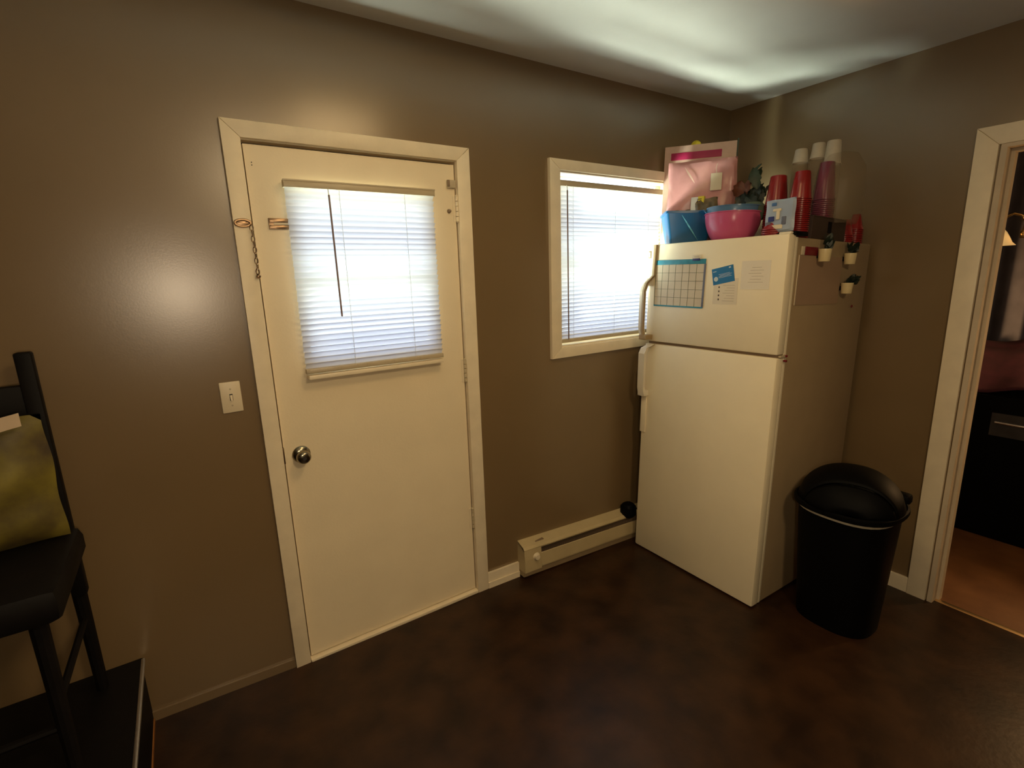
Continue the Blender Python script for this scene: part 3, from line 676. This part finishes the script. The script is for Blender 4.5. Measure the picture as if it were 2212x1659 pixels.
sn2 = topthing('snack_packet', 'dark green and brown packet standing in the blue bin beside the snack box', 'packet', .185, .540, TZ+.072, rz=.5)
obj('packet', pillow(B(), .115, .03, .168, n=10, seed=8), mat('brown_green_packet', (0.02, 0.03, 0.012), .4, col2=(.20, .12, .05), nscale=22), sn2)
sn3 = topthing('snack_packet', 'small brown packet at the left inside the blue bin', 'packet', .15, .655, TZ+.05, rz=.5)
obj('packet', pillow(B(), .085, .03, .140, n=10, seed=9), mat('brown_packet', (0.14, 0.07, 0.03), .5, col2=(.10, .12, .06), nscale=18), sn3)
# leaf bouquet
bq = topthing('leaf_bouquet', 'bunch of dark green and rust artificial leaves behind the pink bowl', 'bouquet', .26, .345, TZ+.12)
random.seed(12)
def leaf_bm(L, Wd, seed):
    rnd = random.Random(seed)
    def f(u, v):
        wv = Wd*math.sin(PI*min(1, u*.93+.07))**.8*(1+.18*math.sin(u*22+seed)); return Vector(((v-.5)*2*wv, .012*math.sin(PI*u)+.02*(v-.5)**2, u*L))
    return grid(B(), f, 10, 4)
LM = [leaf_bm(.12, .028, 1), leaf_bm(.10, .034, 2), leaf_bm(.14, .022, 3)]
LD = [('leaf', M_leafd), ('leaf', M_leafg), ('leaf', M_leafo)]
k = 0
spec = []
for i in range(14): spec.append((M_leafd, random.uniform(-.075, .045), random.uniform(.0, .10), random.uniform(-1.0, .8)))
for (yy, zz, aa) in ((.052, .11, .35), (.030, .10, .5)): spec.append((M_leafo, yy, zz, aa))
for (yy, zz, aa) in ((-.02, .14, .25), (-.055, .13, -.3), (.01, .15, .55), (-.07, .10, -.7)): spec.append((M_leafg, yy, zz, aa))
for (mm, yy, zz, aa) in spec:
    o = obj('leaf', leaf_bm(random.uniform(.07, .12), random.uniform(.018, .03), k), mm, bq); k += 1
    o.location = (random.uniform(-.035, .02)-(.03 if mm is M_leafo else 0), yy, zz); o.rotation_euler = (aa, random.uniform(-.3, .3), PI/2+random.uniform(-.7, .7))
    o.rotation_euler = (Euler((aa, 0, 0)).to_matrix() @ Matrix.Rotation(PI/2+random.uniform(-.8, .8), 3, 'Z')).to_euler()
obj('stem', tube(B(), [(0, 0, -.08), (0, .005, .03), (.01, 0, .10)], .01, 8), M_leafd, bq)
sg = topthing('sage_cloth', 'dark sage green bundle resting in the blue bowl', 'cloth', .20, .285, TZ+.10)
obj('bundle', lathe(B(), [(.0001, .0), (.045, .005), (.060, .03), (.055, .065), (.035, .085), (.0001, .09)], 20), M_sage, sg)
wc = topthing('white_plate', 'pale round plate peeking out of the blue bowl', 'plate', .150, .375, TZ+.160)
obj('plate_disc', lathe(B(), [(.0001, .016), (.03, .014), (.048, .006), (.05, 0), (.0001, 0)], 28), M_white, wc)

# cup stacks
def cup_profile(r0, r1, h): return [(.0001, h), (r0*.92, h), (r0, h-.003), (r0+(r1-r0)*.5, h*.5), (r1, .004), (r1+.003, .003), (r1+.003, 0), (r1-.001, 0)]
def cup_stack(name, label, x, y, z, n, r0=.026, r1=.042, h=.105, step=.0085, m=M_red, cat='cup stack', lean=0.0, group=None):
    t = topthing(name, label, cat, x, y, z)
    bm = B()
    src = None
    for i in range(n):
        if i == n-1:
            o = obj('cup', lathe(B(), cup_profile(r0, r1, h), 24), m, t, loc=(lean*i, 0, i*step))
        elif src is None:
            src = obj('cup', lathe(B(), [(r1-.006, .016), (r1-.0015, .006), (r1+.003, .004), (r1+.003, 0), (r1-.001, 0)], 24), m, t, loc=(0, 0, 0))
        else: inst(src, 'cup', t, (lean*i, 0, i*step))
    top = (n-1)*step+h
    obj('wrap', lathe(B(), [(.0001, top+.002), (r0+.002, top+.001), (r1+.004, (n-1)*step+.01), (r1+.006, .0), (.0001, -.0003)], 24), M_wrap, t)
    t['group'] = group or 'plastic-wrapped cup stacks on the refrigerator'
    return t
cup_stack('cup_stack', 'wrapped inverted stack of red cups, left of the two by the bowls', .225, .190, TZ, 20, r0=.034, r1=.048, h=.13, step=.0085)
cup_stack('cup_stack', 'wrapped tall inverted stack of red cups at the front right corner', .150, .042, TZ, 20, r0=.030, h=.115, step=.0085, m=M_red)
cup_stack('cup_stack', 'short stack of red cup rims below the pale blue package', .060, .100, TZ, 5, h=.03, r0=.03, m=M_redrim, step=.0085)
lb = topthing('printed_package', 'pale blue printed plastic package in front of the red cups', 'package', .040, .063, TZ+.022, rz=-.06)
obj('pouch', pillow(B(), .132, .022, .135, n=16, seed=21, wr=.001, px=.25), M_label, lb)
for nm, mm, (ya, za, yb_, zb) in (('printed_oval', M_ltblue, (.012, .108, .034, .122)), ('printed_patch', M_navy, (.018, .045, .045, .066)), ('printed_patch', M_cream, (-.012, .085, .026, .096)), ('printed_patch', M_cream, (-.006, .05, .010, .088)), ('printed_patch', M_purple, (-.036, .028, -.016, .062)), ('printed_patch', M_cream, (-.022, .012, .030, .030)), ('printed_patch', M_purple, (.032, .022, .056, .044))):
    obj(nm, nb((-.0150, ya, za), (-.0095, yb_, zb), bev=.003), mm, lb)
bt = topthing('black_tray', 'flat black object under the pale blue package', 'tray', .075, .028, TZ+.001)
obj('slab', nb((-.04, -.045, .002), (.06, .045, .020), bev=.004), M_black, bt)
pc = cup_stack('cup_stack', 'tall wrapped pink clear cup stack behind the red cups', .40, .065, TZ+.085, 12, r0=.030, r1=.044, h=.165, step=.009, m=M_pinkcup)
for (yy, xx, zz, r, h, lab) in ((.222, .46, .385, .034, .060, 'cloudy clear cup bottom, leftmost of the three high at the back'), (.152, .48, .395, .034, .065, 'cloudy clear cup bottom, middle one of the three high at the back'), (.075, .46, .352, .036, .10, 'cloudy clear cup bottom, rightmost and tallest at the back')):
    t = topthing('clear_cup_stack', lab, 'cup stack', xx, yy, TZ)
    obj('cup', lathe(B(), [(.0001, zz+h), (r*.75, zz+h), (r*.8, zz+h-.004), (r, zz), (r+.003, zz-.002), (r+.003, zz-.004)], 24), M_clearwht, t)
    t['group'] = 'cloudy clear cup stacks at the back'
    obj('sleeve', lathe(B(), [(r*.98, zz), (r*1.05, zz-.10), (r*1.1, 0.002), (.0001, 0)], 24), M_bagclear, t)
cb = topthing('clear_bag', 'large hazy clear bag slumped at the right rear of the fridge top', 'bag', .47, .035, TZ+.075)
obj('body', lathe(B(), [(.0001, 0), (.085, .003), (.10, .06), (.105, .16), (.095, .25), (.06, .31), (.0001, .325)], 24), M_bagclear, cb)
bx = topthing('cardboard_box', 'dark brown cardboard box at the right side of the fridge top', 'box', .32, .0, TZ)
bm = B(); box(bm, (-.12, .004, 0), (.19, .17, .095), bev=.002)
obj('carton', bm, M_darkbox, bx); obj('flap', nb((-.12, .002, .093), (.19, .09, .098), bev=.001), M_darkbox, bx); obj('tape', nb((.02, .0015, .03), (.05, .17, .0785)), M_black, bx)
cup_stack('cup_stack', 'small red cup stack at the rear right corner beside the box', .60, .050, TZ, 5, r0=.022, r1=.040, h=.075, m=M_red)
cup_stack('cup_stack', 'slim red cup stack against the wall behind the small one', .715, .050, TZ, 9, r0=.018, r1=.034, h=.075, m=M_red)
wb = topthing('wire_hook', 'small black clip standing among the cups', 'clip', .34, .165, TZ+.255)
obj('clip', nb((-.004, -.006, 0), (.004, .006, .03), bev=.002), M_black, wb); obj('clip_arm', tube(B(), [(0, 0, -.2), (0, 0, .0)], .002, 6), M_black, wb)

# ------------------------------------------------------------------ trash can
TC = (2.405, -1.105); tz = fz(2.405)
tc = thing('trash_can', 'black swing-top trash can between refrigerator and doorway', 'trash can', (TC[0], TC[1], tz))
obj('body', lathe(B(), [(.0001, .0), (.150, 0), (.156, .006), (.185, .52), (.186, .59), (.180, .59), (.150, .02), (.0001, .015)], 40, sq=2.6), M_black, tc)
obj('bag_rim', lathe(B(), [(.188, .562), (.193, .575), (.191, .595), (.186, .59)], 40, sq=2.6), M_bagrim, tc)
ld = obj('lid', lathe(B(), [(.194, .578), (.207, .580), (.210, .590), (.208, .602), (.200, .606), (.192, .602)], 40, sq=2.5), M_black, tc)
def dome(x, y, R=.200):
    q = (abs(x/R)**2.4+abs(y/R)**2.4)**(1/2.4)
    return .598+.152*max(0.0, 1-q**2.2)**.6*(1+.25*(-x/R)*0)
def dome_patch(a0, a1, off):
    def f(u, v):
        x = a0+(a1-a0)*u; lim = .200*max(0.0, 1-abs(x/.2)**2.4)**(1/2.4)
        y = (2*v-1)*lim*.999; return Vector((x, y, dome(x, y)+off))
    return f
rzl = Matrix.Rotation(.35, 4, 'Z')
fl = obj('swing_flap', grid(B(), dome_patch(-.125, .125, .004), 16, 26), M_black, tc, rot=(0, 0, .35), solid=.004)
for s_ in (-1, 1):
    obj('lid_cheek', grid(B(), dome_patch(*( (-.1985, -.127) if s_ < 0 else (.127, .1985)), 0.0), 8, 26), M_black, ld, rot=(0, 0, .35), solid=.004)
obj('lid_tab', nb((.130, -.175, .590), (.190, -.10, .640), bev=.015), M_black, ld)

# ------------------------------------------------------------------ left: raised step, chair, bag
PZ = .285
rp = thing('raised_step', 'low black step with a bright metal nosing along the left wall base', 'step', (0, 0, 0))
obj('tread', nb((-1.6, -2.6, PZ-.03), (-.277, -.001, PZ), bev=.004), M_blackwood, rp)
obj('riser', nb((-1.6, -2.6, .024), (-.283, -.001, PZ-.03)), M_blackwood, rp, smooth=False)
obj('metal_nosing', nb((-.281, -2.6, PZ-.010), (-.270, -.012, PZ+.0025), bev=.0015), M_steel, rp)
obj('base_moulding', nb((-.293, -2.6, .018), (-.279, -.010, .036), bev=.003), mat('orange_wood_moulding', (0.30, 0.11, 0.02), 0.4, noise=.1), rp)
chr_ = thing('dining_chair', 'black high-backed wooden chair standing on the step at far left', 'chair', (-.595, -.12, PZ-.015))
def leg(a, b, r0, r1): return tube(B(), [a, tuple((Vector(a)+Vector(b))/2), b], [r0, (r0+r1)/2, r1], 10)
obj('leg', leg((.215, .03, .0), (.215, .02, .40), .016, .019), M_blackwood, chr_)
obj('leg', leg((-.215, .03, .0), (-.215, .02, .40), .016, .019), M_blackwood, chr_)
obj('leg', leg((.205, -.36, .0), (.200, -.34, .56), .015, .020), M_blackwood, chr_)
obj('leg', leg((-.205, -.36, .0), (-.200, -.34, .56), .015, .020), M_blackwood, chr_)
obj('post', nb((.205, -.025, .38), (.243, .010, 1.13), bev=.006), M_blackwood, chr_)
obj('post', nb((-.243, -.025, .38), (-.205, .010, 1.13), bev=.006), M_blackwood, chr_)
obj('seat', nb((-.25, -.40, .505), (.262, .01, .60), bev=.028), M_blackwood, chr_)
obj('top_rail', nb((-.21, -.02, .93), (.21, .006, 1.04), bev=.008), M_blackwood, chr_)
obj('back_slat', nb((-.21, -.016, .72), (.21, .0, .77), bev=.004), M_blackwood, chr_)
obj('stretcher', tube(B(), [(-.205, -.35, .20), (.205, -.35, .20)], .010, 8), M_blackwood, chr_)
obj('stretcher', tube(B(), [(.207, -.35, .28), (.214, .02, .28)], .010, 8), M_blackwood, chr_)
yg = thing('printed_bag', 'yellow-green patterned bag slumped on the seat of the black chair', 'bag', (-.565, -.20, PZ+.589))
bm = pillow(B(), .43, .12, .36, n=20, seed=31, wr=.008)
obj('body', bm, M_yelbag, yg, rot=(0, 0, PI/2))
obj('grey_print', pillow(B(), .26, .125, .18, n=12, seed=33, wr=.004), M_greypatch, yg, loc=(-.03, -.022, .11), rot=(0, 0, PI/2))
fl_ = obj('white_flap', grid(B(), lambda u, v: Vector((-.19+.38*u, -.085-.02*math.sin(PI*u), .300+.05*u*u+v*.035+.005*math.sin(9*u))), 14, 3), M_offwh, yg); tag(fl_, 'off-white folded top edge')

# ------------------------------------------------------------------ room beyond the doorway
dr = thing('dresser', 'black low dresser under a wine coloured cloth beyond the doorway', 'dresser', (0, 0, -.135))
obj('carcass', nb((4.02, -2.4, .0), (4.55, -.75, .90), bev=.006), M_black, dr)
obj('recess', nb((4.012, -2.0, .66), (4.03, -1.19, .80)), M_greypatch, dr, smooth=False)
obj('drawer_pull', tube(B(), [(4.005, -1.21, .745), (4.005, -1.9, .735)], .008, 8), M_steel, dr)
cl = obj('draped_cloth', grid(B(), lambda u, v: Vector((4.05+.45*u, -2.4+1.7*v, .80+.08*math.sin(PI*min(1, u*1.1))+.25*(u**2)+.02*math.sin(14*v+5*u)+.012*math.sin(31*v))), 14, 30), M_redcloth, None, solid=.006)
tag(cl, 'dark wine-red cloth heaped on the black dresser beyond the doorway', 'cloth')
cu = thing('curtain', 'grey-purple curtain hanging in vertical folds beyond the doorway', 'curtain', (4.62, -1.5, 0))
obj('cloth', grid(B(), lambda u, v: Vector((.05*math.sin(u*2*PI*9)+.015*math.sin(u*40+v*2), -.9+1.8*u, .35+1.95*v)), 160, 4), M_curtain, cu)
obj('rod', tube(B(), [(0, -1.0, 2.32), (0, 1.0, 2.32)], .012, 10), M_black, cu)
# wall sconce
sc_ = thing('wall_sconce', 'polished brass wall lamp with bell shades seen through the doorway', 'wall lamp', (4.30, -1.088, 1.72))
obj('back_plate', nb((.20, -.24, -.025), (.22, .02, .025), bev=.005), M_polbrass, sc_)
obj('bracket', tube(B(), [(.02, -.1, 0), (.30, -.1, 0)], .01, 8), M_black, sc_)
for k, yy in enumerate((0.0, -.20)):
    pts = [(-.0, yy-.02, -.015), (-.02, yy-.028, .0)]
    pts = [(-.005, yy-.03, -.035), (-.03, yy-.005, -.045), (-.035, yy-.045, .0), (-.04, yy-.05, .06), (-.045, yy-.03, .098), (-.05, yy+.005, .112), (-.055, yy+.035, .098), (-.057, yy+.050, .06), (-.058, yy+.052, .03)]
    ar = obj('arm', tube(B(), pts[2:], .0075, 10), M_polbrass, sc_)
    sh = obj('shade', lathe(B(), [(.012, .032), (.016, .026), (.030, .008), (.046, -.022), (.060, -.052), (.078, -.070), (.074, -.070), (.056, -.048), (.040, -.018), (.012, .02)], 32, (-.058, yy+.052, .0)), M_shade, sc_)
    obj('shade_cap', lathe(B(), [(.0001, .052), (.010, .050), (.014, .040), (.015, .026)], 16, (-.058, yy+.052, 0)), M_polbrass, sh)
    obj('ball_joint', lathe(B(), [(.0001, -.014), (.010, -.010), (.014, 0), (.010, .010), (.0001, .014)], 16, (-.035, yy-.045, -.005)), M_polbrass, ar)
for fy_, lab in ((-1.15, 'round flush ceiling lamp nearest the exterior door'), (-2.70, 'added round ceiling fixture, unseen behind the camera')):
  cf = thing('ceiling_fixture', lab, 'ceiling lamp', (.90 if fy_ > -2 else .70, fy_, H))  # the rear canopy is an added copy that goes with the fill light
  obj('canopy', lathe(B(), [(.0001, -.0005), (.42, -.0005), (.45, -.02), (.455, -.075), (.45, -.075), (.44, -.03), (.0001, -.03)], 32), M_rail, cf)
